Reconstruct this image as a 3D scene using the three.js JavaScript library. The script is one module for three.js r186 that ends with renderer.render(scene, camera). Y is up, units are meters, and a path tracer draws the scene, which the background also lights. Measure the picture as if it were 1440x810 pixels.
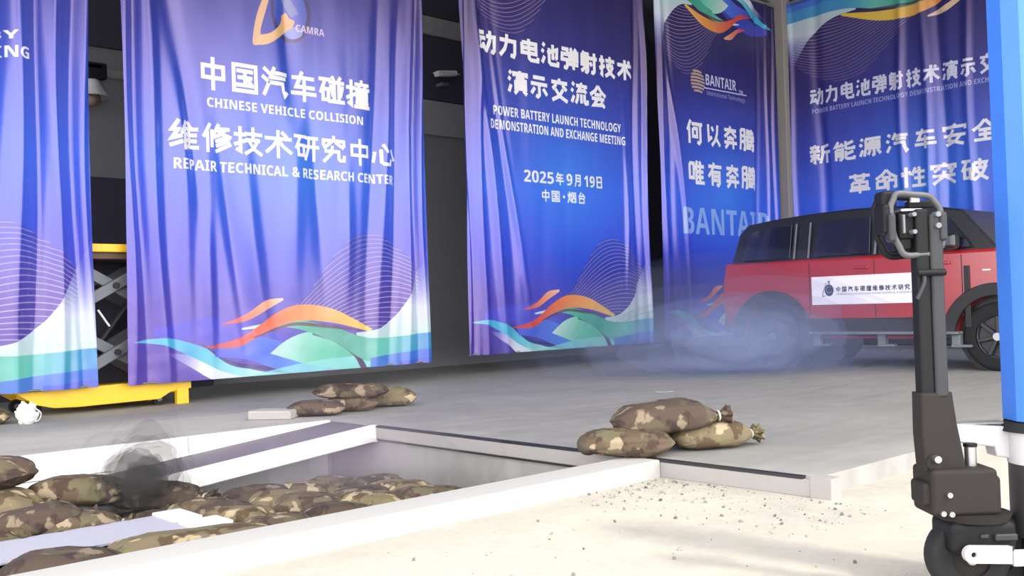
import * as THREE from 'three';
import { mergeGeometries } from 'three/addons/utils/BufferGeometryUtils.js';
import { RoundedBoxGeometry } from 'three/addons/geometries/RoundedBoxGeometry.js';
import { ImprovedNoise } from 'three/addons/math/ImprovedNoise.js';

// ---------------------------------------------------------------- camera, sky, sun, exposure
const RAD = Math.PI / 180;
const scene = new THREE.Scene();
const camera = new THREE.PerspectiveCamera(32.65, 1440 / 810, 0.05, 200);
camera.position.set(0, 1.0, 0);
camera.rotation.set(1.07 * RAD, 47.4 * RAD, -1.78 * RAD, 'YXZ');
scene.add(camera);

const renderer = new THREE.WebGLRenderer({ antialias: true });
renderer.toneMapping = THREE.LinearToneMapping;
renderer.toneMappingExposure = 1.0;
renderer.shadowMap.enabled = true;

function skyTexture() {
  const W = 128, H = 64, d = new Float32Array(W * H * 4);
  for (let j = 0; j < H; j++) for (let i = 0; i < W; i++) {
    const el = ((j + 0.5) / H - 0.5) * Math.PI, t = Math.max(0, Math.sin(el)), o = (j * W + i) * 4;
    const k = el < 0 ? 0.45 : 1.0 - 0.35 * t;
    d[o] = k * (1.0 - 0.12 * t); d[o + 1] = k * (0.965 - 0.05 * t); d[o + 2] = k * 0.96; d[o + 3] = 1;
  }
  const t = new THREE.DataTexture(d, W, H, THREE.RGBAFormat, THREE.FloatType);
  t.mapping = THREE.EquirectangularReflectionMapping; t.magFilter = THREE.LinearFilter; t.needsUpdate = true;
  return t;
}
scene.background = skyTexture();
scene.environment = scene.background;
scene.backgroundIntensity = 6.2;
scene.environmentIntensity = 6.2;

const sun = new THREE.DirectionalLight(new THREE.Color(1.0, 0.93, 0.82), 2.5);
sun.position.set(0.55 * 30 - 3, 0.83 * 30, -0.06 * 30 - 4);
sun.target.position.set(-3, 0, -4);
sun.castShadow = true;
sun.shadow.mapSize.set(2048, 2048); sun.shadow.radius = 9;
Object.assign(sun.shadow.camera, { left: -18, right: 18, top: 18, bottom: -18, near: 1, far: 70 });
scene.add(sun, sun.target);

// ---------------------------------------------------------------- helpers
let seed = 20250919;
const rnd = () => { seed = (seed + 0x6d2b79f5) | 0; let t = Math.imul(seed ^ (seed >>> 15), 1 | seed); t = (t + Math.imul(t ^ (t >>> 7), 61 | t)) ^ t; return ((t ^ (t >>> 14)) >>> 0) / 4294967296; };
const noiser = new ImprovedNoise();
const n3 = (x, y, z) => noiser.noise(x + 0.37, y + 0.71, z + 0.13);
const fbm = (x, y, z, o = 4) => { let s = 0, a = 0.5; for (let i = 0; i < o; i++) { s += a * n3(x, y, z); x *= 2.03; y *= 2.03; z *= 2.03; a *= 0.5; } return s; };
const used = new Map();
function numbered(name) { const k = used.get(name) ?? 0; used.set(name, k + 1); return k ? `${name}_${String(k).padStart(3, '0')}` : name; }
function tag(o, label, category, group, kind) {
  o.userData.label = label; if (category) o.userData.category = category;
  if (group) o.userData.group = group;
  if (kind) o.userData.kind = kind;
  return o;
}
function thing(name, label, category, pos = [0, 0, 0], turn = 0, group) {
  const g = new THREE.Group(); g.name = numbered(name); g.position.set(...pos); g.rotation.y = turn; scene.add(g);
  return tag(g, label, category, group);
}
function part(name, geo, m, parent, label) {
  const o = new THREE.Mesh(Array.isArray(geo) ? merge(geo) : geo, m); o.name = name; o.castShadow = o.receiveShadow = true;
  (parent ?? scene).add(o); if (label) o.userData.label = label;
  return o;
}
function struct(name, geo, m, label) { const o = part(name, geo, m); o.userData.kind = 'structure'; if (label) o.userData.label = label; return o; }
function merge(list) {
  return mergeGeometries(list.map((g) => { const q = g.index ? g.toNonIndexed() : g; for (const k of Object.keys(q.attributes)) if (!['position', 'normal', 'uv'].includes(k)) q.deleteAttribute(k); return q; }));
}
// box by its limits, uv in metres
function box(x0, x1, y0, y1, z0, z1, r = 0) {
  const w = x1 - x0, h = y1 - y0, d = z1 - z0;
  const g = r > 0 ? new RoundedBoxGeometry(w, h, d, 2, r) : new THREE.BoxGeometry(w, h, d);
  g.translate((x0 + x1) / 2, (y0 + y1) / 2, (z0 + z1) / 2);
  return metric(g);
}
function metric(g) {
  const p = g.attributes.position, n = g.attributes.normal, uv = g.attributes.uv;
  for (let i = 0; i < p.count; i++) {
    const ax = Math.abs(n.getX(i)), ay = Math.abs(n.getY(i)), az = Math.abs(n.getZ(i));
    if (ay >= ax && ay >= az) uv.setXY(i, p.getX(i), p.getZ(i)); else if (ax >= az) uv.setXY(i, p.getZ(i), p.getY(i)); else uv.setXY(i, p.getX(i), p.getY(i));
  }
  return g;
}
function tube(points, r, seg = 24, rs = 8, closed = false) {
  return new THREE.TubeGeometry(new THREE.CatmullRomCurve3(points.map((p) => new THREE.Vector3(...p)), closed, 'centripetal'), seg, r, rs, closed);
}
function cyl(r0, r1, h, seg = 24, axis = 'y') {
  const g = new THREE.CylinderGeometry(r0, r1, h, seg);
  if (axis === 'z') g.rotateX(Math.PI / 2); if (axis === 'x') g.rotateZ(Math.PI / 2);
  return g;
}
function extrude(pts, depth, bevel = 0, curve = 8) {
  const s = pts instanceof THREE.Shape ? pts : new THREE.Shape(pts.map((p) => new THREE.Vector2(...p)));
  return new THREE.ExtrudeGeometry(s, { depth, bevelEnabled: bevel > 0, bevelSize: bevel, bevelThickness: bevel, bevelSegments: 3, curveSegments: curve });
}
const std = (color, roughness = 0.7, more = {}) => new THREE.MeshStandardMaterial({ color: new THREE.Color().setRGB(...color), roughness, ...more });
const phys = (color, roughness = 0.5, more = {}) => new THREE.MeshPhysicalMaterial({ color: new THREE.Color().setRGB(...color), roughness, ...more });

// grey-scale noise field as texture; f(u,v in 0..1, wrapped) -> 0..1 per channel
function dataTex(size, f, srgb = true, repeat = 1) {
  const d = new Uint8Array(size * size * 4);
  for (let j = 0; j < size; j++) for (let i = 0; i < size; i++) {
    const c = f(i / size, j / size), o = (j * size + i) * 4;
    for (let k = 0; k < 3; k++) d[o + k] = Math.max(0, Math.min(255, Math.round(255 * (Array.isArray(c) ? c[k] : c))));
    d[o + 3] = 255;
  }
  const t = new THREE.DataTexture(d, size, size);
  t.wrapS = t.wrapT = THREE.RepeatWrapping; t.magFilter = THREE.LinearFilter; t.minFilter = THREE.LinearMipmapLinearFilter; t.generateMipmaps = true;
  if (srgb) t.colorSpace = THREE.SRGBColorSpace;
  t.repeat.set(repeat, repeat); t.needsUpdate = true;
  return t;
}
// seamless noise on the unit torus by blending
const wrapNoise = (u, v, s, z) => { // blends four shifted copies
  const a = fbm(u * s, v * s, z), b = fbm((u - 1) * s, v * s, z), c = fbm(u * s, (v - 1) * s, z), d = fbm((u - 1) * s, (v - 1) * s, z);
  return (a * (1 - u) + b * u) * (1 - v) + (c * (1 - u) + d * u) * v;
};
const concreteBump = dataTex(512, (u, v) => 0.5 + 0.5 * wrapNoise(u, v, 60, 3) + 0.4 * wrapNoise(u, v, 14, 9), false, 1 / 1.5);
const slabMap = dataTex(1024, (u, v) => {
  const a = wrapNoise(u, v, 5, 1), b = wrapNoise(u, v, 24, 5), s = wrapNoise(u, (v * 0.12) % 1, 40, 8), k = 0.60 + 0.10 * a + 0.06 * b + 0.07 * s;
  return [k, k * 0.985, k * 0.955];
}, true, 1 / 6);
const yardMap = dataTex(1024, (u, v) => {
  const a = wrapNoise(u, v, 6, 2), b = wrapNoise(u, v, 40, 6), c = wrapNoise(u, v, 130, 7), k = 0.70 + 0.12 * a + 0.07 * b + 0.06 * c;
  return [k, k * (0.965 - 0.02 * a), k * (0.905 - 0.05 * a)];
}, true, 1 / 5);

// ---------------------------------------------------------------- materials of the place
const M = {
  slab: std([1, 1, 1], 0.72, { map: slabMap, bumpMap: concreteBump, bumpScale: 0.003 }),
  yard: std([1, 1, 1], 0.85, { map: yardMap, bumpMap: concreteBump, bumpScale: 0.006 }),
  kerb: std([0.47, 0.458, 0.435], 0.8, { bumpMap: concreteBump, bumpScale: 0.003 }),
  whiteBoard: std([0.78, 0.77, 0.77], 0.55, { bumpMap: concreteBump, bumpScale: 0.002 }),
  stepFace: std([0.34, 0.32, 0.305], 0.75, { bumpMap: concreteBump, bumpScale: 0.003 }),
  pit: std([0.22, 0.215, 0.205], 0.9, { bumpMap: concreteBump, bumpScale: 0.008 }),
  darkSteel: std([0.03, 0.03, 0.035], 0.5, { metalness: 0.4 }),
  hallWall: std([0.27, 0.27, 0.29], 0.9, { bumpMap: concreteBump, bumpScale: 0.003 }),
  hallDark: std([0.06, 0.06, 0.09], 0.85),
  hallBand: std([0.36, 0.36, 0.37], 0.9),
  beige: std([0.22, 0.205, 0.185], 0.8),
  ceiling: std([0.25, 0.25, 0.25], 0.9),
  yellow: std([0.83, 0.50, 0.02], 0.42),
  greySteel: std([0.17, 0.18, 0.2], 0.55, { metalness: 0.3 }),
  white: std([0.82, 0.82, 0.82], 0.5),
  black: std([0.012, 0.012, 0.014], 0.5),
  rubber: std([0.009, 0.009, 0.01], 0.85),
  chrome: std([0.42, 0.42, 0.43], 0.3, { metalness: 0.9 }),
};

// ---------------------------------------------------------------- the setting
const HALL = { wallX: -13.4, wallZ: -17.9 };
struct('floor', [box(-13.7, -2.9, -0.8, 0, -18.2, -4.93), box(-13.7, -7.93, -0.8, 0, -4.93, 6)], M.slab, 'grey raised concrete slab under the hall');
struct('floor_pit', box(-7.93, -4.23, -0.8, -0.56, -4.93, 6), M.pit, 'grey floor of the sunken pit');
struct('ground_yard', [box(-4.03, 16, -0.6, -0.11, -4.95, 14), box(-2.91, 16, -0.6, -0.11, -24, -4.95)], M.yard, 'pale sandy concrete yard in the sun');
// step faces, kerbs and edgings: they are set proud of the concrete behind them
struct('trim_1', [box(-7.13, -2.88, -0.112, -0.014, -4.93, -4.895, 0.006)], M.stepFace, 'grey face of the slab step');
struct('trim_2', [box(-7.13, -2.98, -0.014, 0.002, -4.94, -4.893), box(-7.13, -4.25, -0.128, -0.112, -4.93, -4.9)], M.darkSteel, 'dark steel edge of the slab step');
struct('trim_3', [box(-2.93, -2.80, -0.15, 0.004, -5.0, -4.885, 0.006)], M.stepFace, 'grey end block of the slab step');
struct('kerb', [box(-4.25, -3.985, -0.7, 0.0, -4.895, 4, 0.012)], M.kerb, 'long white concrete kerb in front of the pit');
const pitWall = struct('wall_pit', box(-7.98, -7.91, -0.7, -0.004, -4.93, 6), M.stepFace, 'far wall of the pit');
for (let k = 0; k < 7; k++) { // white boards that line the far pit wall, two high
  const z0 = -4.9 + k * 1.36, z1 = z0 + 1.352;
  part('board', box(-7.912, -7.89, -0.2, -0.0, z0, z1, 0.004), M.whiteBoard, pitWall);
  part('board', box(-7.912, -7.892, -0.54, -0.206, z0 + 0.02, z1, 0.004), M.whiteBoard, pitWall);
}
// dark hall behind the banners
const wallLeft = struct('wall_left', box(-13.7, HALL.wallX, 0, 8.5, -18.2, 6), M.hallWall, 'dark grey hall wall behind the banners');
for (const [z0, z1, y0, y1] of [[-6.2, -2.0, 4.66, 7.9], [-12.2, -9.4, 4.62, 5.72], [-12.2, -9.4, 6.08, 7.9], [-6.4, -3.0, 0.0, 2.9], [-19, -15.6, 0.1, 8]])
  part('dark_panel', box(HALL.wallX - 0.02, HALL.wallX + 0.05, y0, y1, z0, z1, 0.01), M.hallDark, wallLeft);
for (const [z0, z1, y0, y1] of [[-12.2, -9.0, 5.74, 6.06], [-12.2, -9.0, 4.0, 4.6], [-6.3, -2.0, 4.25, 4.36]])
  part('panel', box(HALL.wallX - 0.02, HALL.wallX + 0.08, y0, y1, z0, z1, 0.01), M.hallBand, wallLeft);
struct('wall_back', [box(-13.7, 2.7, 0, 8.5, -18.2, HALL.wallZ)], M.hallWall, 'dark grey back wall of the hall');
struct('pillar', box(-11.05, -10.62, 0, 8.5, -17.75, -17.33, 0.02), M.beige, 'beige corner pillar between two banners');
struct('beam', [box(-11.0, 2.0, 6.98, 7.4, -17.85, -17.55, 0.02), box(-11.1, -10.85, 6.98, 7.4, -17.5, -2, 0.02)], M.beige, 'beige steel beam that the banners hang from');
struct('ceiling', [box(-13.7, 2.73, 8.5, 8.75, -18.2, -5.51), box(-1.12, 1.64, 8.5, 8.75, -5.51, 8), box(-13.7, -3.9, 8.5, 8.75, -5.51, 8), box(-13.7, 1.64, 8.5, 8.75, 1.5, 8)], M.ceiling, 'roof over the hall and the pit');

// ---------------------------------------------------------------- lettering: Chinese characters as brush strokes on a grid of 100
const STROKES = {
  中: '14 26 86 26 86 64 14 64 14 26/50 3 50 98', 国: '9 9 91 9 91 94 9 94 9 9/26 28 74 28/50 28 50 74/29 50 71 50/24 75 76 75/62 58 70 67',
  汽: '12 8 24 18/6 36 18 45/22 62 8 92/46 4 32 34/44 18 94 18/44 34 88 34/36 52 80 52 82 74 88 92 95 84', 车: '14 20 86 20/42 4 22 52 88 52/52 34 52 97/8 74 94 74',
  碰: '4 12 40 12/24 12 6 56/14 46 36 46 36 84 14 84 14 46/54 4 60 16/84 4 77 16/44 20 97 20/60 20 60 84/80 20 80 84/47 36 54 64/95 36 87 64/42 88 98 88',
  撞: '4 28 34 28/20 5 20 90 10 84/4 64 36 50/66 2 68 10/42 13 94 13/52 16 57 28/84 16 79 28/38 30 98 30/46 41 90 41 90 68 46 68 46 41/46 54 90 54/68 41 68 94/44 81 92 81/38 95 98 95',
  维: '26 4 8 34 26 34 8 64 34 56/6 88 36 76/56 4 40 42/50 30 50 97/68 6 76 20/50 26 94 26/50 47 90 47/50 68 90 68/50 90 96 90/70 26 70 90',
  修: '26 4 6 44/18 32 18 97/34 26 34 78/58 4 42 34/52 16 90 16/84 16 64 36 44 46/54 20 72 34 96 44/84 46 52 60/90 58 54 76/95 72 52 96',
  技: '4 28 36 28/20 5 20 90 10 84/4 64 38 50/42 24 96 24/68 4 68 44/46 46 88 46/86 46 70 76 40 96/52 50 70 78 96 96', 术: '6 30 94 30/50 4 50 97/48 32 32 58 8 80/52 32 68 58 94 80/68 8 80 20',
  研: '4 12 42 12/24 12 6 56/14 46 38 46 38 84 14 84 14 46/50 14 94 14/46 48 98 48/62 14 62 50 46 96/84 14 84 97', 究: '50 2 50 12/8 32 8 16 92 16 92 32/36 24 14 44/62 24 86 40/18 58 70 58 70 86 76 92 92 92 93 78/44 42 40 66 12 96',
  心: '12 46 6 78/34 36 34 82 42 90 72 90 76 74/44 14 58 36/80 34 94 66', 动: '8 18 44 18/4 40 50 40/26 42 12 78 44 72/36 58 48 84/54 30 92 30 90 84 84 92 74 88/72 6 70 46 50 95',
  力: '10 30 86 30 84 78 78 92 62 88/46 4 44 36 34 66 10 95', 电: '14 22 84 22 84 64 14 64 14 22/14 43 84 43/48 4 48 84 56 92 92 92 94 76',
  池: '12 8 24 18/6 36 18 45/22 62 8 92/36 46 88 26 86 60 78 66/46 24 46 84 54 92 92 92 94 76/66 6 66 72',
  弹: '8 12 38 12 38 34 10 34 8 58 38 58 36 86 30 94 18 90/54 4 62 16/86 4 78 16/50 22 92 22 92 56 50 56 50 22/50 39 92 39/44 74 98 74/71 22 71 98',
  射: '26 3 20 14/12 14 46 14 46 86 40 94 30 90/12 14 12 62/12 30 46 30/12 46 46 46/4 62 46 62/46 62 8 94/52 30 98 30/82 5 82 86 74 94 64 90/58 48 68 64',
  演: '10 8 20 18/4 34 16 43/18 62 6 92/62 2 62 12/32 28 32 15 94 15 94 28/42 30 84 30/40 42 88 42 88 74 40 74 40 42/40 58 88 58/64 30 64 74/50 80 34 96/76 80 94 96',
  示: '20 16 80 16/8 42 92 42/50 42 50 86 42 94 32 90/28 58 10 84/70 58 90 84', 交: '48 3 52 16/8 20 92 20/34 28 14 50/66 28 88 50/70 46 50 76 10 96/28 48 50 76 92 96',
  流: '12 8 24 18/6 36 18 45/22 62 8 92/60 3 64 14/34 18 96 18/58 20 46 40 86 36/76 28 90 46/44 52 40 76 30 94/62 52 62 92/80 52 80 82 86 90 96 88 97 74',
  会: '50 4 34 26 6 46/50 4 66 26 94 46/30 42 70 42/14 60 86 60/48 60 26 88 80 84/66 70 88 94', 年: '30 4 10 40/26 18 88 18/26 44 84 44/26 44 26 68/6 68 96 68/54 18 54 97',
  月: '24 8 78 8 78 84 70 94 58 90/24 8 24 58 10 96/24 34 78 34/24 58 78 58', 日: '20 8 80 8 80 94 20 94 20 8/20 50 80 50',
  烟: '6 26 12 46/36 22 28 44/21 6 21 50 4 94/21 54 36 84/46 10 92 10 92 92 46 92 46 10/54 34 86 34/70 18 70 40 54 76/70 44 86 74', 台: '42 4 20 36 80 32/64 16 86 42/22 56 78 56 78 94 22 94 22 56',
  何: '28 4 6 46/18 32 18 97/34 18 97 18/84 18 84 84 76 94 64 90/40 36 64 36 64 68 40 68 40 36', 以: '20 10 22 74 44 60/42 18 52 36/80 8 76 44 62 74 40 96/72 66 94 94',
  奔: '10 20 90 20/50 3 44 26 10 50/54 22 90 46/26 54 74 54/50 42 50 62/8 72 94 72/34 62 32 80 14 97/68 62 68 98',
  腾: '8 8 34 8 34 90 24 92/8 8 8 60 3 94/8 34 34 34/8 58 34 58/50 4 56 14/82 4 76 14/44 20 94 20/40 36 98 36/66 6 62 34 42 56/72 36 96 54/52 54 82 54 80 70/52 54 50 70 90 70 88 90 80 95/42 83 76 83',
  唯: '8 16 32 16 32 72 8 72 8 16/54 4 38 42/48 30 48 97/66 6 74 20/48 26 94 26/48 47 90 47/48 68 90 68/48 90 96 90/69 26 69 90', 有: '8 20 92 20/44 4 32 34 8 62/32 42 78 42 78 84 70 94 58 90/32 42 32 97/32 58 78 58/32 74 78 74',
  新: '26 2 30 12/6 14 48 14/16 18 20 30/40 18 36 30/4 34 50 34/6 54 48 54/27 34 27 90 20 86/20 62 8 84/36 62 46 78/90 8 60 16 60 54 50 96/60 42 97 42/80 42 80 97',
  能: '24 4 10 28 40 24/34 14 46 32/12 44 42 44 42 84 34 94 26 90/12 44 12 97/12 60 42 60/12 75 42 75/90 10 58 22/56 4 56 38 64 42 92 42 93 32/90 58 58 70/56 52 56 86 64 92 92 92 94 80',
  源: '10 8 20 18/4 34 16 43/18 62 6 92/30 12 96 12/32 12 32 52 24 94/62 14 58 28/44 28 88 28 88 58 44 58 44 28/44 43 88 43/66 58 66 88 58 94/50 66 40 88/80 66 94 88',
  安: '48 2 52 12/8 32 8 16 92 16 92 32/6 54 94 54/44 28 24 74 84 96/72 54 54 80 14 96', 全: '50 4 32 28 6 48/50 4 68 28 94 48/26 48 74 48/26 68 74 68/10 91 90 91/50 48 50 90',
  革: '6 16 94 16/32 4 32 34/68 4 68 34/32 34 68 34/18 46 82 46 82 66 18 66 18 46/50 34 50 98/6 80 94 80', 命: '50 3 34 24 6 42/50 3 66 24 94 42/32 38 68 38/12 52 44 52 44 82 12 82 12 52/56 52 88 52 88 82 78 84/56 52 56 98',
  性: '20 4 20 97/6 26 8 48/30 22 36 40/54 8 40 44/46 28 92 28/48 56 90 56/40 90 97 90/68 6 68 90', 突: '50 2 50 12/8 32 8 16 92 16 92 32/36 24 14 42/62 24 86 38/8 60 92 60/50 38 46 64 10 96/54 64 92 96/66 40 80 50',
  破: '4 12 40 12/24 12 6 56/14 46 36 46 36 84 14 84 14 46/50 22 92 22 86 38/50 22 50 56 40 96/70 4 70 44/50 44 88 44 76 72 48 96/56 52 72 76 97 96',
};
const strokesOf = Object.fromEntries(Object.entries(STROKES).map(([c, s]) => [c, s.split('/').map((l) => l.trim().split(/\s+/).map(Number))]));
function hanzi(ctx, ch, x, y, w, h, weight, cap = 'square') {
  ctx.lineWidth = weight; ctx.lineCap = cap; ctx.lineJoin = 'miter';
  const m = weight / 2, sx = (w - 2 * m) / 100, sy = (h - 2 * m) / 100;
  for (const line of strokesOf[ch]) {
    ctx.beginPath();
    for (let i = 0; i < line.length; i += 2) { const px = x + m + line[i] * sx, py = y + m + line[i + 1] * sy; if (i) ctx.lineTo(px, py); else ctx.moveTo(px, py); }
    ctx.stroke();
  }
}

// ---------------------------------------------------------------- the print on the banners, drawn in metres (X from the left edge, Y up from the hem)
class Print {
  constructor(w, h, pxw = 1024) {
    this.w = w; this.h = h; this.s = pxw / w;
    this.c = document.createElement('canvas'); this.c.width = pxw; this.c.height = Math.round(h * this.s);
    this.g = this.c.getContext('2d');
  }
  x(X) { return X * this.s; }
  y(Y) { return (this.h - Y) * this.s; }
  base(tint = 0) {
    const g = this.g, W = this.c.width, H = this.c.height, l = g.createLinearGradient(0, 0, 0, H);
    l.addColorStop(0, '#121050'); l.addColorStop(0.28, '#171562'); l.addColorStop(0.45, '#1a33a4'); l.addColorStop(0.62, '#1560f0'); l.addColorStop(0.76, '#1f3bd6'); l.addColorStop(0.86, '#4336ae'); l.addColorStop(1, '#4a3aa4');
    g.fillStyle = l; g.fillRect(0, 0, W, H);
    const r = g.createRadialGradient(W * 0.52, H * 0.6, 0, W * 0.52, H * 0.6, W * 0.75);
    r.addColorStop(0, 'rgba(30,140,255,0.85)'); r.addColorStop(0.5, 'rgba(30,110,245,0.35)'); r.addColorStop(1, 'rgba(30,90,240,0)');
    g.fillStyle = r; g.fillRect(0, 0, W, H);
    if (tint) { g.fillStyle = `rgba(140,118,205,${tint})`; g.fillRect(0, 0, W, H); }
  }
  blob(pts, fill) { // closed smooth outline through points in metres
    const g = this.g, c = new THREE.SplineCurve([...pts, pts[0]].map((p) => new THREE.Vector2(this.x(p[0]), this.y(p[1])))).getPoints(pts.length * 10);
    g.beginPath(); c.forEach((p, i) => (i ? g.lineTo(p.x, p.y) : g.moveTo(p.x, p.y))); g.closePath(); g.fillStyle = fill; g.fill();
  }
  band(top, bottom, fill) { // ribbon between two smooth lines
    const g = this.g, line = (pts) => new THREE.SplineCurve(pts.map((p) => new THREE.Vector2(this.x(p[0]), this.y(p[1])))).getPoints(60);
    g.beginPath(); [...line(top), ...line(bottom).reverse()].forEach((p, i) => (i ? g.lineTo(p.x, p.y) : g.moveTo(p.x, p.y))); g.closePath(); g.fillStyle = fill; g.fill();
  }
  grad(x0, y0, x1, y1, ...stops) {
    const l = this.g.createLinearGradient(this.x(x0), this.y(y0), this.x(x1), this.y(y1)); stops.forEach((s, i) => l.addColorStop(i / (stops.length - 1), s)); return l;
  }
  waves(k = this.w / 4.15) { // coloured ribbons along the hem
    const g = this.g, S = (a) => a.map(([x, y]) => [x * k, y]);
    // bell of fine slanting lines
    const bell = S([[1.95, 0.76], [2.25, 0.98], [2.55, 1.35], [2.85, 1.66], [3.15, 1.76], [3.5, 1.68], [3.85, 1.42], [4.02, 1.15], [3.9, 0.85], [3.6, 0.6], [3.2, 0.5], [2.6, 0.64]]);
    this.blob(bell, 'rgba(70,30,90,0.22)');
    g.save(); const bc = new THREE.SplineCurve([...bell, bell[0]].map((q) => new THREE.Vector2(this.x(q[0]), this.y(q[1])))).getPoints(120);
    g.beginPath(); bc.forEach((q, i) => (i ? g.lineTo(q.x, q.y) : g.moveTo(q.x, q.y))); g.closePath(); g.clip();
    g.lineWidth = 0.012 * this.s;
    for (let i = 0; i < 44; i++) {
      g.strokeStyle = `rgba(235,215,235,${0.62 - 0.25 * Math.abs(i / 17 - 1)})`; g.beginPath();
      for (let j = 0; j <= 40; j++) { const u = j / 40, X = (1.7 + 2.3 * u) * k, Y = -1.35 + i * 0.062 + 3.2 * u - 2.2 * u * u + 0.03 * Math.sin(u * 9 + i * 0.3); j ? g.lineTo(this.x(X), this.y(Y)) : g.moveTo(this.x(X), this.y(Y)); }
      g.stroke();
    }
    g.restore();
    // pale mint hill at the right
    this.band(S([[2.95, 0.46], [3.35, 0.52], [3.7, 0.78], [3.95, 1.2], [4.16, 1.62]]), S([[2.95, 0.28], [3.4, 0.2], [3.8, 0.2], [4.0, 0.22], [4.16, 0.25]]), this.grad(3.6, 1.4, 3.5, 0.25, 'rgba(190,215,250,0.15)', 'rgba(225,240,250,0.9)', '#bfe6de'));
    // left: purple, blue and cyan ribbons
    this.band(S([[0.3, 0.62], [1.0, 0.72], [1.7, 0.55], [2.4, 0.2]]), S([[0.3, 0.5], [1.0, 0.42], [1.6, 0.15], [2.2, -0.05]]), 'rgba(70,80,220,0.75)');
    this.band(S([[0.42, 0.33], [0.8, 0.28], [1.2, 0.1], [1.5, -0.02]]), S([[0.42, 0.33], [0.7, 0.16], [0.95, 0.0], [1.1, -0.05]]), this.grad(0.42, 0.3, 1.3, 0, 'rgba(190,200,245,0.2)', '#e8f0fb', '#cfe2f5'));
    this.band(S([[0.05, 0.47], [0.45, 0.5], [0.9, 0.36], [1.3, 0.14], [1.7, 0.03], [2.1, 0.0]]), S([[0.05, 0.47], [0.4, 0.42], [0.75, 0.26], [1.1, 0.08], [1.5, -0.02], [1.9, -0.06]]), this.grad(0, 0.5, 2, 0, '#7fd0ee', '#2fb1dc', '#8fe0e4', '#e5f4f0'));
    this.band(S([[0.85, 0.42], [1.2, 0.2], [1.6, 0.12], [2.0, 0.06]]), S([[0.85, 0.40], [1.2, 0.15], [1.6, 0.07], [2.0, 0.0]]), 'rgba(25,30,110,0.85)');
    // blue field and mint wave in the middle
    this.band(S([[1.0, 0.36], [1.5, 0.48], [2.1, 0.3], [2.6, 0.05]]), S([[1.0, 0.26], [1.4, 0.2], [1.8, 0.06], [2.2, -0.04]]), this.grad(1, 0.4, 2.4, 0, '#3f58dd', '#4a7cee', '#56a4ea'));
    this.band(S([[1.7, 0.26], [2.0, 0.44], [2.35, 0.5], [2.8, 0.38], [3.2, 0.12]]), S([[1.7, 0.26], [1.95, 0.18], [2.2, 0.1], [2.6, 0.02], [3.1, -0.04]]), this.grad(1.8, 0.5, 3, 0, '#d4f0ea', '#63cfb0', '#4fbfa2'));
    this.band(S([[1.5, 0.02], [2.2, 0.12], [3.0, 0.16], [3.6, 0.1]]), S([[1.5, -0.05], [2.2, -0.05], [3.0, -0.05], [3.6, -0.05]]), 'rgba(140,225,225,0.8)');
    this.band(S([[2.3, 0.48], [2.65, 0.4], [2.95, 0.2], [3.1, 0.0]]), S([[2.3, 0.46], [2.6, 0.36], [2.88, 0.18], [3.0, 0.0]]), 'rgba(60,25,70,0.9)');
    this.band(S([[1.35, 0.58], [2.0, 0.66], [2.6, 0.55], [3.2, 0.38], [4.16, 0.42]]), S([[1.35, 0.56], [2.0, 0.56], [2.6, 0.36], [3.2, 0.06], [4.16, 0.08]]), this.grad(1.4, 0.6, 4.1, 0.1, '#d8f2ec', '#4fc2a0', '#3aa890', '#6fd0c0', '#3f9cd8'));
    this.band(S([[3.15, 0.12], [3.6, 0.16], [4.16, 0.2]]), S([[3.15, -0.05], [3.6, -0.05], [4.16, -0.05]]), 'rgba(60,110,225,0.75)');
    // orange ribbons
    this.band(S([[0.85, 0.37], [1.35, 0.48], [1.75, 0.72], [2.1, 0.84], [2.6, 0.78], [3.2, 0.5]]), S([[0.85, 0.37], [1.3, 0.36], [1.7, 0.54], [2.1, 0.64], [2.6, 0.6], [3.15, 0.47]]), this.grad(0.9, 0.4, 3.2, 0.6, '#b5405a', '#e4563c', '#f08a3c', '#f6b65a', '#f4cf4a'));
    this.band(S([[1.5, 0.47], [2.0, 0.62], [2.5, 0.58], [3.0, 0.5]]), S([[1.5, 0.45], [2.0, 0.58], [2.5, 0.54], [3.0, 0.48]]), 'rgba(90,40,40,0.7)');
    this.band(S([[1.1, 0.64], [1.4, 0.74], [1.65, 0.9], [1.9, 0.93]]), S([[1.1, 0.63], [1.4, 0.66], [1.65, 0.78], [1.9, 0.9]]), this.grad(1.1, 0.6, 1.9, 0.9, '#d0455a', '#f08a60', '#f7d2b0'));
  }
  wavesTop() { const g = this.g; g.save(); g.translate(this.c.width, this.c.height); g.rotate(Math.PI); this.waves(); g.restore(); }
  line(str, X0, X1, yTop, yBot, weight, color = '#ffffff', cap = 'square', gap = 0.0) {
    const g = this.g, n = [...str].length, step = (X1 - X0) / n; g.strokeStyle = color;
    [...str].forEach((ch, i) => hanzi(g, ch, this.x(X0 + step * (i + gap / 2)), this.y(yTop), step * (1 - gap) * this.s, (yTop - yBot) * this.s, weight * this.s, cap));
  }
  latin(str, X0, X1, yTop, yBot, color = '#ffffff', font = 'sans-serif', bold = true) {
    const g = this.g, H = (yTop - yBot) * this.s; g.save();
    g.font = `${bold ? 'bold ' : ''}100px ${font}`; g.textBaseline = 'alphabetic'; g.textAlign = 'left'; g.fillStyle = color;
    g.translate(this.x(X0), this.y(yBot)); g.scale(((X1 - X0) * this.s) / g.measureText(str).width, H / 72); g.fillText(str, 0, 0); g.restore();
  }
  texture() { const t = new THREE.CanvasTexture(this.c); t.colorSpace = THREE.SRGBColorSpace; t.anisotropy = 8; t.minFilter = THREE.LinearMipmapLinearFilter; return t; }
}

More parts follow.
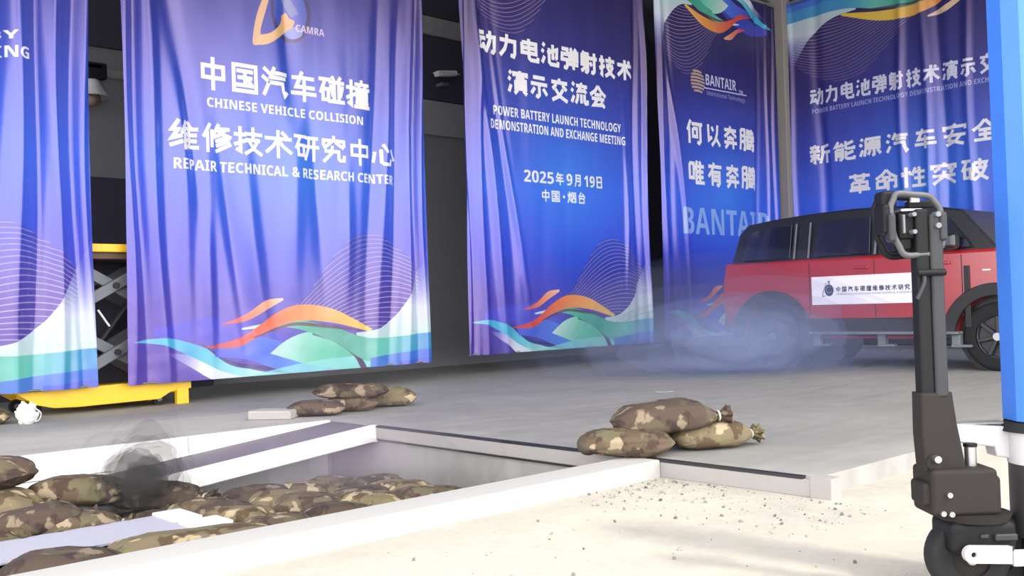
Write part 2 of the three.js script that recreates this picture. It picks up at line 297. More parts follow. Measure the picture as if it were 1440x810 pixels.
// ---------------------------------------------------------------- banners
// folds: [X at hem, X at top, width, depth (m, + towards the viewer), Y where it is strongest, reach]
function bannerCloth(w, h, folds, wrinkle) {
  const nx = 170, ny = 150, g = new THREE.PlaneGeometry(w, h, nx, ny), p = g.attributes.position;
  for (let i = 0; i < p.count; i++) {
    const X = p.getX(i) + w / 2, Y = p.getY(i) + h / 2, v = Y / h;
    let d = 0;
    for (const [xb, xt, fw, amp, yc = h / 2, reach = h] of folds) {
      const c = xb + (xt - xb) * v + 0.03 * Math.sin(v * 9 + xb * 5), q = (X - c) / fw, e = (Y - yc) / reach;
      d += amp * Math.exp(-q * q) * Math.exp(-e * e * 2);
    }
    d += wrinkle * (0.030 * fbm(X * 1.9, Y * 0.3, wrinkle * 7 + w, 2) + 0.006 * fbm(X * 5, Y * 0.9, 4 + w, 2) + 0.006 * fbm(X * 3, Y * 6, 9 + w) * Math.max(0, 1 - Y / 1.6));
    // side edges hang a little inwards half-way up
    const sag = 0.05 * Math.sin(Math.PI * Math.min(1, v * 1.3));
    p.setXYZ(i, X + sag * (0.5 - X / w) * 0.9, Y, d);
  }
  g.computeVertexNormals();
  return g;
}
function hangBanner(label, pos, turn, print, folds, wrinkle = 1, gloss = 0.42) {
  const t = thing('hanging_banner', label, 'banner', pos, turn);
  const m = phys([0.68, 0.68, 0.68], gloss - 0.12, { map: print.texture(), side: THREE.DoubleSide, ior: 1.8, specularIntensity: 1.0, specularColor: new THREE.Color().setRGB(1.0, 0.80, 0.98) });
  part('printed_cloth', bannerCloth(print.w, print.h, folds, wrinkle), m, t);
  const rail = cyl(0.03, 0.03, print.w + 0.1, 12, 'x'); rail.translate(print.w / 2, print.h + 0.02, -0.01);
  part('top_rail', rail, M.greySteel, t);
  const hem = new THREE.CapsuleGeometry(0.012, print.w - 0.06, 4, 10); hem.rotateZ(Math.PI / 2); hem.translate(print.w / 2, 0.012, -0.02);
  part('hem_rod', hem, M.greySteel, t);
  return t;
}
const BX = -10.8;
const TR = Math.PI / 2;
// 1: the cut-off banner at the left edge
{
  const z0 = 0.3, p = new Print(4.15, 6.58); p.base(0.2); p.waves(); p.wavesTop();
  p.latin('BY', 3.18, 3.43, 3.71, 3.62); p.latin('ING', 3.24, 3.56, 3.55, 3.43);
  hangBanner('purple printed banner cut off by the left edge, its hem over the lift', [BX, 0.275, z0], TR, p,
    [[2.9, 2.85, 0.10, 0.10], [3.12, 3.3, 0.07, -0.10], [3.36, 3.5, 0.08, 0.09], [3.55, 3.72, 0.05, -0.07], [3.78, 3.84, 0.06, 0.08], [4.0, 3.98, 0.05, -0.06], [4.1, 4.1, 0.04, 0.05], [2.5, 2.6, 0.16, -0.05], [3.0, 3.1, 0.05, 0.05, 1.6, 1.2]], 1.1);
}
// 2: the big one
{
  const p = new Print(4.2, 6.58); p.base(0.2); p.waves(); p.wavesTop();
  // emblem: blue globe inside an orange hook
  const E = (a) => a.map(([x, y]) => [1.63 + (x - 358) * 0.0101, 4.02 + (62 - y) * 0.0088 + (x - 358) * 0.0017]);
  p.blob(E([[383, -14], [404, -22], [428, -8], [437, 20], [430, 48], [414, 60], [394, 52], [381, 24]]), '#232a66');
  p.blob(E([[386, -8], [404, -16], [424, -4], [431, 20], [425, 44], [412, 54], [396, 46], [386, 22]]), '#3c57bd');
  p.band(E([[391, -12], [402, 8], [410, 24]]), E([[399, -16], [412, 4], [420, 20]]), '#6d80b4');
  p.blob(E([[399, 44], [412, 38], [424, 42], [422, 52], [410, 55]]), '#7f96d8');
  p.band(E([[379, -22], [362, 20], [355, 58], [360, 64]]), E([[385, -20], [375, 12], [366, 46], [374, 60]]), '#e2b684');
  p.band(E([[358, 63], [376, 62], [396, 50], [411, 38]]), E([[365, 49], [380, 46], [394, 34], [399, 20]]), '#e8bb80');
  p.blob(E([[397, 22], [404, 17], [408, 25], [414, 30], [410, 40], [400, 42]]), '#e9b070');
  p.latin('CAMRA', 2.2, 2.62, 4.36, 4.27, '#d9c8d8');
  for (const [a, b] of [[418, 432], [426, 440], [408, 420]]) { const [q, r] = E([[a, 56], [b, 70]]); p.band([q, r], [[q[0] + 0.025, q[1]], [r[0] + 0.01, r[1]]], '#3a3f86'); }
  p.line('中国汽车碰撞', 0.87, 3.32, 3.79, 3.38, 0.049);
  p.latin('CHINESE VEHICLE COLLISION', 0.98, 3.2, 3.30, 3.19);
  p.line('维修技术研究中心', 0.49, 3.73, 3.01, 2.64, 0.044);
  p.latin('REPAIR TECHNICAL & RESEARCH CENTER', 0.54, 3.67, 2.55, 2.43);
  hangBanner('big purple banner with an orange and blue emblem above four lines of white text', [BX, 0.262, -4.18], TR, p,
    [[0.06, 0.05, 0.05, 0.05], [0.22, 0.1, 0.06, -0.07], [0.42, 0.18, 0.08, 0.08], [1.15, 0.3, 0.10, -0.09, 4.2, 3.2], [0.75, 0.5, 0.10, 0.06, 3, 3], [1.0, 0.75, 0.08, 0.05, 1.6, 1.6], [1.42, 0.85, 0.09, -0.05, 1.8, 1.7], [1.7, 1.1, 0.11, 0.05, 1.6, 1.5], [2.1, 2.1, 0.10, -0.06, 4.2, 1.2], [2.05, 2.2, 0.13, 0.05, 2.2, 1.4], [2.5, 2.4, 0.10, -0.05, 2.2, 1.1], [3.12, 3.62, 0.09, -0.05, 3, 3], [3.3, 3.8, 0.08, 0.04, 2.6, 3], [3.52, 3.95, 0.07, -0.05, 2.6, 3], [3.8, 4.05, 0.06, 0.06], [3.97, 4.13, 0.045, -0.06], [4.1, 4.17, 0.04, 0.05], [2.8, 3.2, 0.08, 0.05, 1.7, 0.9]], 1.0);
}
// 3
{
  const p = new Print(4.12, 6.55); p.base(0.05); p.waves(); p.wavesTop();
  p.line('动力电池弹射技术', 0.28, 3.84, 4.83, 4.40, 0.064, '#ffffff', 'butt', -0.08);
  p.line('演示交流会', 0.9, 3.16, 4.30, 3.86, 0.062, '#ffffff', 'butt', -0.08);
  p.latin('POWER BATTERY LAUNCH TECHNOLOGY', 0.6, 3.48, 3.68, 3.54); p.latin('DEMONSTRATION AND EXCHANGE MEETING', 0.53, 3.58, 3.47, 3.33);
  const c = '#f4f8ff';
  p.latin('2025', 1.18, 1.85, 2.76, 2.58, c); p.line('年', 1.87, 2.08, 2.78, 2.56, 0.028, c); p.latin('9', 2.12, 2.27, 2.76, 2.58, c); p.line('月', 2.29, 2.5, 2.78, 2.56, 0.028, c);
  p.latin('19', 2.53, 2.8, 2.76, 2.58, c); p.line('日', 2.8, 3.0, 2.78, 2.56, 0.028, c);
  p.line('中国', 1.54, 1.98, 2.49, 2.29, 0.026, c); p.g.beginPath(); p.g.arc(p.x(2.06), p.y(2.39), 0.025 * p.s, 0, 7); p.g.fillStyle = c; p.g.fill(); p.line('烟台', 2.13, 2.58, 2.49, 2.29, 0.026, c);
  hangBanner('deep blue banner with two lines of heavy white title and a date, between its neighbours', [BX, 0.31, -9.05], TR, p,
    [[0.1, 0.12, 0.06, -0.06], [0.34, 0.24, 0.06, 0.07], [0.8, 0.08, 0.07, 0.07, 2.4, 3.4], [1.3, 0.3, 0.05, 0.045, 2.8, 2.2], [1.0, 0.5, 0.10, -0.04, 2.5, 3], [3.5, 3.65, 0.05, 0.04, 2.0, 1.8], [3.78, 3.9, 0.07, -0.05], [4.07, 4.09, 0.035, 0.08], [0.02, 0.03, 0.04, 0.06]], 0.55, 0.42);
}
// 4
{
  const p = new Print(3.82, 6.5); p.base(0); p.waves(); p.wavesTop();
  const g = p.g; g.fillStyle = '#b79f86'; // oval mark of stacked bars
  for (let i = 0; i < 7; i++) { const y = 4.46 + i * 0.06, hw = 0.21 * Math.sqrt(1 - ((i - 3) / 3.8) ** 2); p.band([[1.2 - hw, y + 0.04], [1.2, y + 0.052], [1.2 + hw, y + 0.03]], [[1.2 - hw, y], [1.2, y + 0.01], [1.2 + hw, y - 0.008]], '#bda58c'); }
  p.latin('BANTAIR', 1.42, 2.42, 4.83, 4.63, '#cdd2f0'); p.latin('TM', 2.5, 2.64, 4.66, 4.6, '#cdd2f0');
  p.band([[1.38, 4.58], [2.75, 4.6]], [[1.38, 4.555], [2.75, 4.575]], '#c3c8ee'); p.latin('International Technology', 1.45, 2.7, 4.53, 4.45, '#aab0e0', 'sans-serif', false);
  p.line('何以奔腾', 0.77, 3.0, 3.98, 3.46, 0.066, '#ffffff', 'butt', 0.0); p.line('唯有奔腾', 0.79, 3.03, 3.25, 2.72, 0.066, '#ffffff', 'butt', 0.0);
  p.latin('BANTAIR', 0.55, 3.4, 2.34, 1.86, p.grad(1, 2.34, 1, 1.86, 'rgba(150,190,250,0.95)', 'rgba(90,140,245,0.25)'));
  hangBanner('narrow blue banner beside the corner pillar, its lower right behind the red car', [BX, 0.345, -13.5], TR, p,
    [[0.1, 0.1, 0.06, 0.06], [0.9, 0.15, 0.05, 0.07, 3.4, 3], [0.35, 0.3, 0.09, -0.05], [2.9, 3.2, 0.07, -0.04], [3.3, 3.5, 0.05, 0.05], [3.62, 3.7, 0.05, -0.05]], 0.5, 0.44);
}
// 5 on the back wall
{
  const p = new Print(5.4, 6.6, 1152); p.base(0); p.waves(); p.wavesTop();
  p.line('动力电池弹射技术演示交流会', 0.5, 4.75, 4.84, 4.44, 0.05, '#e4e7fb', 'butt', -0.04);
  p.latin('POWER BATTERY LAUNCH TECHNOLOGY DEMONSTRATION AND EXCHANGE MEETING', 0.55, 4.72, 4.40, 4.31, '#a8aee2');
  p.line('新能源汽车安全', 0.42, 4.12, 3.72, 3.27, 0.058, '#ffffff', 'butt', 0.0); p.line('革命性突破', 1.23, 3.92, 3.06, 2.6, 0.058, '#ffffff', 'butt', 0.0);
  hangBanner('wide blue banner on the back wall behind the red car roof', [-10.72, 0.3, -17.52], 0, p,
    [[0.1, 0.1, 0.05, 0.05], [0.8, 0.7, 0.1, -0.04], [2.35, 2.4, 0.07, 0.05], [2.9, 2.8, 0.07, 0.05], [3.2, 3.1, 0.09, -0.05], [3.6, 3.6, 0.06, 0.04], [4.6, 4.7, 0.1, 0.05]], 0.5, 0.45);
}

// ---------------------------------------------------------------- red off-road car
{
  const car = thing('car', 'boxy red off-road car with black roof and white door sign, wheels on the grey slab', 'car', [-6.6, 0, -13.72]);
  const ox = 6.6, P = (a) => a.map(([x, y]) => [x + ox, y]), W = 0.97; // half width of the body
  const red = phys([0.33, 0.010, 0.014], 0.3, { clearcoat: 0.8, clearcoatRoughness: 0.15 });
  const dark = phys([0.010, 0.011, 0.016], 0.35, { clearcoat: 0.5, clearcoatRoughness: 0.2 });
  const glass = phys([0.012, 0.014, 0.03], 0.12, { clearcoat: 1 });
  const clad = std([0.016, 0.017, 0.019], 0.6);
  const RW = [-8.17, 0.435], FW = [-4.95, 0.435], AR = 0.56;
  // lower body with its two wheel openings
  const s = new THREE.Shape(), q = P([[-8.86, 0.52], [-8.98, 0.75], [-9.0, 1.15], [-8.93, 1.5], [-4.87, 1.5], [-4.2, 1.44], [-4.02, 1.36], [-3.97, 1.0], [-4.0, 0.62], [-4.1, 0.5]]);
  s.moveTo(...q[0]); for (const a of q.slice(1)) s.lineTo(...a);
  s.lineTo(FW[0] + ox + AR, 0.45); s.absarc(FW[0] + ox, FW[1], AR, 0.03, Math.PI - 0.03, false); s.lineTo(FW[0] + ox - AR, 0.45);
  s.lineTo(RW[0] + ox + AR, 0.45); s.absarc(RW[0] + ox, RW[1], AR, 0.03, Math.PI - 0.03, false); s.lineTo(RW[0] + ox - AR, 0.48);
  const bg = extrude(s, 2 * W - 0.1, 0.05, 20); bg.translate(0, 0, -W + 0.05);
  part('body', bg, red, car);
  // upper cabin, narrower towards the roof
  const cab = extrude(P([[-8.86, 1.5], [-8.74, 1.98], [-8.62, 2.1], [-8.2, 2.145], [-7.6, 2.18], [-6.9, 2.195], [-6.3, 2.175], [-5.7, 2.11], [-5.4, 2.05], [-4.9, 1.51]]), 2 * W - 0.1, 0.03, 6);
  cab.translate(0, 0, -W + 0.05);
  const taper = (g) => { const p = g.attributes.position; for (let i = 0; i < p.count; i++) p.setZ(i, p.getZ(i) * (1 - 0.15 * Math.max(0, (p.getY(i) - 1.5) / 0.7))); g.computeVertexNormals(); return g; };
  part('cabin', taper(cab), dark, car);
  const roof = extrude(P([[-8.62, 2.1], [-8.2, 2.15], [-7.6, 2.19], [-6.9, 2.205], [-6.3, 2.185], [-5.7, 2.12], [-5.42, 2.06], [-5.5, 2.04], [-6.9, 2.14], [-8.6, 2.06]]), 1.7, 0.02); roof.translate(0, 0, -0.85); part('roof', taper(roof), dark, car);
  for (const sd of [1, -1]) { // side windows, a little proud of the cabin, leaning with it
    for (const w of [[[-8.66, 1.58], [-8.56, 1.98], [-8.4, 2.03], [-7.84, 2.06], [-7.84, 1.58]], [[-7.42, 1.58], [-7.42, 2.07], [-6.62, 2.08], [-6.6, 1.58]], [[-6.42, 1.58], [-6.42, 2.07], [-5.85, 2.02], [-5.52, 1.95], [-5.22, 1.58]]]) {
      const g = extrude(P(w), 0.012, 0.004); g.translate(0, 0, W + 0.014); if (sd < 0) g.scale(1, 1, -1); part('window_pane', taper(g), glass, car);
    }
    for (const x of [-7.76, -7.53]) { const g = box(x + ox - 0.012, x + ox + 0.012, 1.56, 2.08, W + 0.02, W + 0.032); if (sd < 0) g.scale(1, 1, -1); part('pillar_strip', taper(g), M.greySteel, car); }
    const g2 = box(-6.53 + ox, -6.5 + ox, 1.56, 2.06, W + 0.018, W + 0.03); if (sd < 0) g2.scale(1, 1, -1); part('pillar_strip', taper(g2), M.chrome, car);
    // black cladding round the wheel openings, sill, seams
    for (const C of [RW, FW]) {
      const a = new THREE.Shape(); a.absarc(C[0] + ox, C[1], AR + 0.1, -0.02, Math.PI + 0.02, false); a.absarc(C[0] + ox, C[1], AR - 0.03, Math.PI + 0.02, -0.02, true);
      const ag = extrude(a, 0.06, 0.015, 24); ag.translate(0, 0, W - 0.02); if (sd < 0) ag.scale(1, 1, -1); part('wheel_arch', ag, clad, car);
      const inner = cyl(AR - 0.02, AR - 0.02, 0.34, 28, 'z'); inner.translate(C[0] + ox, C[1] + 0.04, sd * (W - 0.3)); part('wheel_well', inner, M.black, car);
    }
    const sl = box(RW[0] + ox + AR - 0.02, FW[0] + ox - AR + 0.02, 0.44, 0.69, W - 0.05, W + 0.03, 0.02); if (sd < 0) sl.scale(1, 1, -1); part('sill', sl, clad, car);
    const st = [box(-7.46 + ox, -5.36 + ox, 0.47, 0.505, W + 0.02, W + 0.2, 0.012)]; for (const x of [-7.42, -6.45, -5.45]) st.push(box(x + ox - 0.05, x + ox + 0.06, 0.3, 0.47, W - 0.05, W + 0.06, 0.01), box(x + ox - 0.05, x + ox + 0.2, 0.3, 0.335, W + 0.0, W + 0.08, 0.01));
    st.forEach((g) => sd < 0 && g.scale(1, 1, -1)); part('side_step', st, M.greySteel, car, 'grey steel side step on brackets');
    for (const [x0, y0, y1] of [[-7.53, 0.7, 1.49], [-6.54, 0.7, 1.49], [-5.36, 0.7, 1.49]]) { const g = box(x0 + ox - 0.005, x0 + ox + 0.005, y0, y1, W - 0.01, W + 0.003); if (sd < 0) g.scale(1, 1, -1); part('door_seam', g, M.black, car); }
    const vt = box(-5.33 + ox, -5.26 + ox, 0.55, 1.34, W - 0.01, W + 0.022, 0.008); if (sd < 0) vt.scale(1, 1, -1); part('side_vent', vt, clad, car);
    for (const x of [-6.72, -5.6]) { const g = box(x + ox - 0.12, x + ox + 0.1, 1.37, 1.41, W, W + 0.035, 0.012); if (sd < 0) g.scale(1, 1, -1); part('door_handle', g, red, car); }
    const mk = box(-5.1 + ox, -5.0 + ox, 1.265, 1.285, W, W + 0.012, 0.004); if (sd < 0) mk.scale(1, 1, -1); part('side_marker', mk, M.white, car);
    const mir = new RoundedBoxGeometry(0.16, 0.2, 0.2, 3, 0.05); mir.translate(-5.42 + ox, 1.66, sd * (W + 0.14)); part('side_mirror', mir, dark, car);
  }
  // wheels: tyre > rim, hub
  for (const [C, sd] of [[RW, 1], [FW, 1], [RW, -1], [FW, -1]]) {
    const prof = [[0.27, -0.12], [0.38, -0.125], [0.42, -0.11], [0.435, -0.07], [0.435, 0.07], [0.42, 0.11], [0.38, 0.125], [0.27, 0.12]].map((p) => new THREE.Vector2(...p));
    const tg = new THREE.LatheGeometry(prof, 40); tg.rotateX(Math.PI / 2);
    const wh = part('wheel', tg, M.rubber, car); wh.position.set(C[0] + ox, C[1], sd * (W - 0.12)); if (sd < 0) wh.rotation.y = Math.PI;
    const rg = [new THREE.TorusGeometry(0.27, 0.018, 8, 36)], disc = cyl(0.262, 0.262, 0.02, 32, 'z'); disc.translate(0, 0, -0.03); rg.push(disc);
    for (let k = 0; k < 7; k++) { const b = box(-0.022, 0.022, 0.05, 0.26, 0.0, 0.05, 0.008); b.rotateZ((k * Math.PI * 2) / 7); rg.push(b); }
    rg.forEach((g) => g.translate(0, 0, 0.07)); part('rim', rg, std([0.04, 0.042, 0.048], 0.45, { metalness: 0.3 }), wh);
    const hb = cyl(0.05, 0.06, 0.05, 18, 'z'); hb.translate(0, 0, 0.12); part('hub_cap', hb, M.chrome, wh);
  }
  part('underbody', box(-8.7 + ox, -4.2 + ox, 0.3, 0.56, -0.72, 0.72, 0.03), M.black, car);
  const ws = extrude([[-0.75, 0], [0.75, 0], [0.66, 0.62], [-0.66, 0.62]], 0.01, 0.004); ws.rotateY(Math.PI / 2); { const m = new THREE.Matrix4().makeRotationZ(Math.atan2(0.5, 0.54)); ws.applyMatrix4(m); } ws.translate(-4.92 + ox, 1.53, 0); part('windscreen', ws, glass, car);
  part('front_bumper', box(-4.08 + ox, -3.86 + ox, 0.46, 0.78, -0.94, 0.94, 0.05), clad, car);
  part('rear_bumper', box(-9.06 + ox, -8.84 + ox, 0.48, 0.72, -0.94, 0.94, 0.05), clad, car);
  for (const sd of [1, -1]) { part('tail_light', box(-9.02 + ox, -8.95 + ox, 1.0, 1.14, sd * 0.82 - 0.07, sd * 0.82 + 0.07, 0.01), std([0.35, 0.01, 0.01], 0.3), car); part('headlight', box(-4.04 + ox, -3.95 + ox, 1.05, 1.25, sd * 0.74 - 0.14, sd * 0.74 + 0.14, 0.03), M.chrome, car); }
  const sp = cyl(0.4, 0.4, 0.22, 32, 'x'); sp.translate(-9.1 + ox, 1.1, 0); part('spare_wheel', sp, M.rubber, car);
  // white paper sign on the doors
  const c = document.createElement('canvas'); c.width = 1024; c.height = 220; const g = c.getContext('2d');
  g.fillStyle = '#e6e4f0'; g.fillRect(0, 0, 1024, 220);
  g.fillStyle = '#3a3f58'; g.beginPath(); g.ellipse(150, 108, 38, 46, 0, 0, 7); g.fill(); g.strokeStyle = '#8a8ea6'; g.lineWidth = 5; g.beginPath(); g.arc(150, 104, 24, 0.6, 5.2); g.stroke();
  g.fillStyle = '#7b7f98'; g.fillRect(140, 34, 20, 24); g.lineWidth = 10; g.strokeStyle = '#9a9cae'; g.beginPath(); g.moveTo(128, 50); g.quadraticCurveTo(96, 120, 92, 156); g.lineTo(118, 150); g.stroke();
  g.strokeStyle = '#42465e'; [...'中国汽车碰撞维修技术研究中心'].forEach((ch, i) => hanzi(g, ch, 206 + i * 50, 80, 44, 46, 6));
  g.fillStyle = '#8b8fa8'; g.font = 'bold 20px sans-serif'; g.save(); g.translate(208, 148); g.scale(690 / g.measureText('CHINESE VEHICLE COLLISION REPAIR TECHNICAL & RESEARCH CENTER').width, 1); g.fillText('CHINESE VEHICLE COLLISION REPAIR TECHNICAL & RESEARCH CENTER', 0, 0); g.restore();
  const tx = new THREE.CanvasTexture(c); tx.colorSpace = THREE.SRGBColorSpace;
  const dg = new THREE.PlaneGeometry(1.86, 0.4, 60, 6), dp = dg.attributes.position; for (let i = 0; i < dp.count; i++) dp.setZ(i, 0.008 + 0.006 * fbm(dp.getX(i) * 3, dp.getY(i) * 4, 2)); dg.computeVertexNormals(); dg.translate(-6.56 + ox, 1.085, W + 0.005);
  const bk = box(-7.49 + ox, -5.63 + ox, 0.885, 1.285, W - 0.002, W + 0.007);
  const sign = part('door_sign', bk, M.white, car, 'white paper sign with dark lettering taped across the doors');
  part('sign_print', dg, std([1, 1, 1], 0.6, { map: tx, side: THREE.DoubleSide }), sign);
  const tg = box(-5.66 + ox, -5.5 + ox, 1.6, 1.69, 0.955, 0.96); part('window_tag', tg, M.white, car, 'small white tag in the front window');
}

// ---------------------------------------------------------------- yellow scissor lift behind the first two banners
{
  const L = thing('scissor_lift', 'yellow wheeled scissor lift half hidden behind the two left banners', 'lift', [-11.35, 0, -4.0]);
  // long chassis side, tapered underneath (profile along z, drawn as x)
  const prof = (x0) => { const g = extrude([[-0.93, 0.26], [-0.72, 0.13], [-0.55, 0.085], [-0.3, 0.075], [0.58, 0.085], [0.72, 0.16], [0.95, 0.18], [0.95, 0.245], [0.3, 0.275]].map(([a, b]) => [a, b]), 0.05, 0.008); g.rotateY(TR); g.translate(x0, 0, 0); return g; };
  part('chassis_side', prof(0.37), M.yellow, L); part('chassis_side', prof(-0.42), M.yellow, L);
  part('chassis_pan', box(-0.4, 0.4, 0.14, 0.2, -0.9, 0.7, 0.01), M.yellow, L);
  for (const x of [0.395, -0.395]) part('stabiliser_leg', box(x - 0.03, x + 0.05, 0.0, 0.2, -0.92, -0.78, 0.01), M.yellow, L);
  for (const [x, z] of [[0.3, -0.62], [-0.3, -0.62], [0.3, 0.72], [-0.3, 0.72]]) { const w = cyl(0.075, 0.075, 0.06, 24, 'x'); const m = part('wheel', w, M.rubber, L); m.position.set(x, 0.075, z); part('hub_cap', cyl(0.03, 0.03, 0.068, 16, 'x'), M.greySteel, m); }
  for (let lv = 0; lv < 2; lv++) for (const x of [0.28, -0.28]) {
    const y0 = 0.27 + lv * 0.74, len = Math.hypot(1.3, 0.72), an = Math.atan2(0.72, 1.3);
    for (const k of [1, -1]) { const g = box(-0.03, 0.03, -0.06, 0.06, -len / 2, len / 2, 0.01); g.rotateX(k * an); g.translate(x + k * 0.035, y0 + 0.36, -0.15); part('scissor_arm', g, M.greySteel, L); }
    const pin = cyl(0.035, 0.035, 0.2, 14, 'x'); pin.translate(x, y0 + 0.36, -0.15); part('pivot_pin', pin, M.darkSteel, L);
  }
  const ram = tube([[0, 0.3, 0.25], [0, 1.2, -0.45]], 0.045, 4, 12); part('lift_ram', ram, M.darkSteel, L);
  part('strut_rod', tube([[0.37, 1.1, 0.06], [0.37, 0.92, -0.06]], 0.012, 4, 8), M.white, L);
  part('platform', [box(-0.42, 0.42, 1.735, 1.825, -0.95, 0.9, 0.01)], M.yellow, L);
  part('platform_skirt', box(-0.36, 0.36, 1.66, 1.735, -0.85, 0.8, 0.01), std([0.12, 0.07, 0.05], 0.7), L);
  part('scissor_cover', box(-0.35, -0.33, 0.25, 1.66, -0.8, 0.75), M.hallDark, L);
}

// ---------------------------------------------------------------- ramp down into the pit
{
  const a = Math.atan2(0.19, 1.9), len = 3.9;
  const R = thing('access_ramp', 'white-sided grey ramp sloping from the slab down into the pit', 'ramp', [-7.13, 0.0, -4.92]);
  const tilt = new THREE.Matrix4().makeRotationX(a);
  const P = (g) => g.applyMatrix4(tilt);
  part('deck_plate', P(box(-0.73, -0.04, -0.10, -0.012, 0.0, len)), std([0.13, 0.115, 0.145], 0.7, { bumpMap: concreteBump, bumpScale: 0.003 }), R, 'grey-lilac ramp surface');
  const beam = part('side_beam', P(box(-0.05, 0.0, -0.135, 0.0, 0.025, len, 0.012)), M.whiteBoard, R, 'white side beam of the ramp');
  part('top_strip', P(box(-0.06, -0.002, -0.004, 0.008, 0.03, len, 0.003)), M.white, beam);
  part('end_cap', P(box(-0.06, 0.008, -0.14, 0.006, -0.0, 0.055, 0.01)), std([0.72, 0.72, 0.76], 0.6), R);
  part('side_beam', P(box(-0.752, -0.73, -0.135, -0.0, 0.02, len, 0.006)), M.whiteBoard, R);
}
// ---------------------------------------------------------------- pale channel lying in the pit
{
  const C = thing('steel_channel', 'pale grey-lilac steel channel lying along the pit between sandbags', 'channel', [-5.68, -0.56, -2.6]);
  const m = std([0.5, 0.49, 0.56], 0.6, { bumpMap: concreteBump, bumpScale: 0.002 });
  part('web', box(-0.28, 0.28, 0.31, 0.35, 0.1, 3.6, 0.006), m, C);
  for (const x of [-0.28, 0.25]) part('flange', box(x, x + 0.03, 0.0, 0.35, 0.02, 3.6, 0.006), m, C);
  for (const g of [box(-0.30, 0.02, 0.32, 0.365, -0.02, 0.16, 0.008), box(0.08, 0.30, 0.32, 0.365, -0.08, 0.16, 0.008)]) part('end_lip', g, M.whiteBoard, C, 'bright white split end');
}

// ---------------------------------------------------------------- camouflage sandbags
function camoTexture(k, pal) {
  return dataTex(256, (u, v) => {
    const w = 0.08 * wrapNoise(u, v, 9, 40 + k), a = wrapNoise(u, v, 5, 11 + k * 7), b = wrapNoise(u, v, 6, 23 + k * 5), c = wrapNoise(u, v, 7, 37 + k * 3), t = 0.04 * wrapNoise(u, v, 90, 5);
    let col = pal[0]; const S = (x) => THREE.MathUtils.smoothstep(x, -0.025, 0.025), mix = (q, f) => { col = col.map((x, i) => x + (q[i] - x) * f); };
    mix(pal[1], S(a + w - 0.06)); mix(pal[2], S(b - w - 0.07)); mix(pal[3], S(c + w - 0.11));
    return col.map((x) => x + t);
  });
}
const camo = [
  [[0.40, 0.35, 0.28], [0.30, 0.24, 0.20], [0.44, 0.42, 0.32], [0.68, 0.63, 0.53]],
  [[0.34, 0.29, 0.25], [0.25, 0.20, 0.18], [0.39, 0.36, 0.29], [0.58, 0.53, 0.45]],
  [[0.50, 0.46, 0.36], [0.36, 0.30, 0.22], [0.51, 0.50, 0.35], [0.74, 0.69, 0.56]],
].map((p, i) => std([0.84, 0.78, 0.74], 0.85, { map: camoTexture(i, p), bumpMap: dataTex(128, (u, v) => 0.5 + 0.5 * Math.sin(u * 400) * Math.sin(v * 400) * 0.4 + 0.6 * wrapNoise(u, v, 10, 60 + i), false), bumpScale: 0.012 }));
const brownEnd = std([0.10, 0.075, 0.055], 0.9), cordMat = std([0.45, 0.26, 0.10], 0.8), paleCord = std([0.62, 0.58, 0.5], 0.8);
function bagGeo(L, Wd, Ht, k) { // a filled sack lying on its side, rests on y = 0
  const g = new THREE.SphereGeometry(1, 56, 30), p = g.attributes.position, uv = g.attributes.uv;
  g.rotateZ(Math.PI / 2);
  const sp = (v, e) => Math.sign(v) * Math.pow(Math.abs(v), e);
  for (let i = 0; i < p.count; i++) {
    let x = sp(p.getX(i), 0.45), y = sp(p.getY(i), 0.72), z = sp(p.getZ(i), 0.6);
    const e = Math.abs(x); y *= 1 - 0.62 * Math.pow(e, 4.5); z *= 1 - 0.1 * Math.pow(e, 6);
    const lump = 1 + 0.18 * fbm(x * 1.5 + k * 3, y * 1.4, z * 1.6 + k) + 0.12 * fbm(x * 4 + k, y * 4, z * 4), crease = -0.07 * Math.exp(-(((x - 0.12 * Math.sin(k * 5) - 0.25 * z) / 0.05) ** 2)) - 0.05 * Math.exp(-(((x + 0.5 + 0.2 * z) / 0.05) ** 2));
    const fold = 0.06 * Math.sin(Math.atan2(z, y) * 9 + k) * Math.pow(e, 3) + crease;
    x *= L / 2 * (1 + 0.08 * fbm(y * 2, z * 2, k)); z *= Wd / 2 * (lump + fold); y *= Ht / 2 * (lump + fold);
    y += 0.03 * Ht * Math.sin(x * 9 + k); if (y < 0) y *= 0.82;
    p.setXYZ(i, x, y + Ht * 0.43, z); uv.setXY(i, x * 1.25 + k * 0.37, Math.atan2(z, y - 0.0) * 0.16 + k * 0.21);
  }
  g.computeVertexNormals(); return g;
}
const BAGS = [0, 1, 2, 3].map((k) => bagGeo(0.56, 0.32, 0.185, k + 1));
const MOUTH = [0, 1].map((k) => { // gathered neck, flared cloth
  const pts = [[0.06, 0], [0.03, 0.03], [0.025, 0.045], [0.05, 0.075], [0.075, 0.1], [0.06, 0.104], [0.03, 0.07]].map((a) => new THREE.Vector2(...a)), g = new THREE.LatheGeometry(pts, 24), p = g.attributes.position;
  for (let i = 0; i < p.count; i++) { const a = Math.atan2(p.getZ(i), p.getX(i)), f = 1 + (p.getY(i) > 0.05 ? 0.25 : 0.1) * Math.sin(a * 7 + k); p.setXYZ(i, p.getX(i) * f * 0.7, p.getY(i), p.getZ(i) * f * 1.2); }
  g.rotateZ(-Math.PI / 2); g.computeVertexNormals(); return g;
});
const CORD = (() => { const g = new THREE.TorusGeometry(0.032, 0.007, 8, 24); g.rotateY(Math.PI / 2); return g; })();
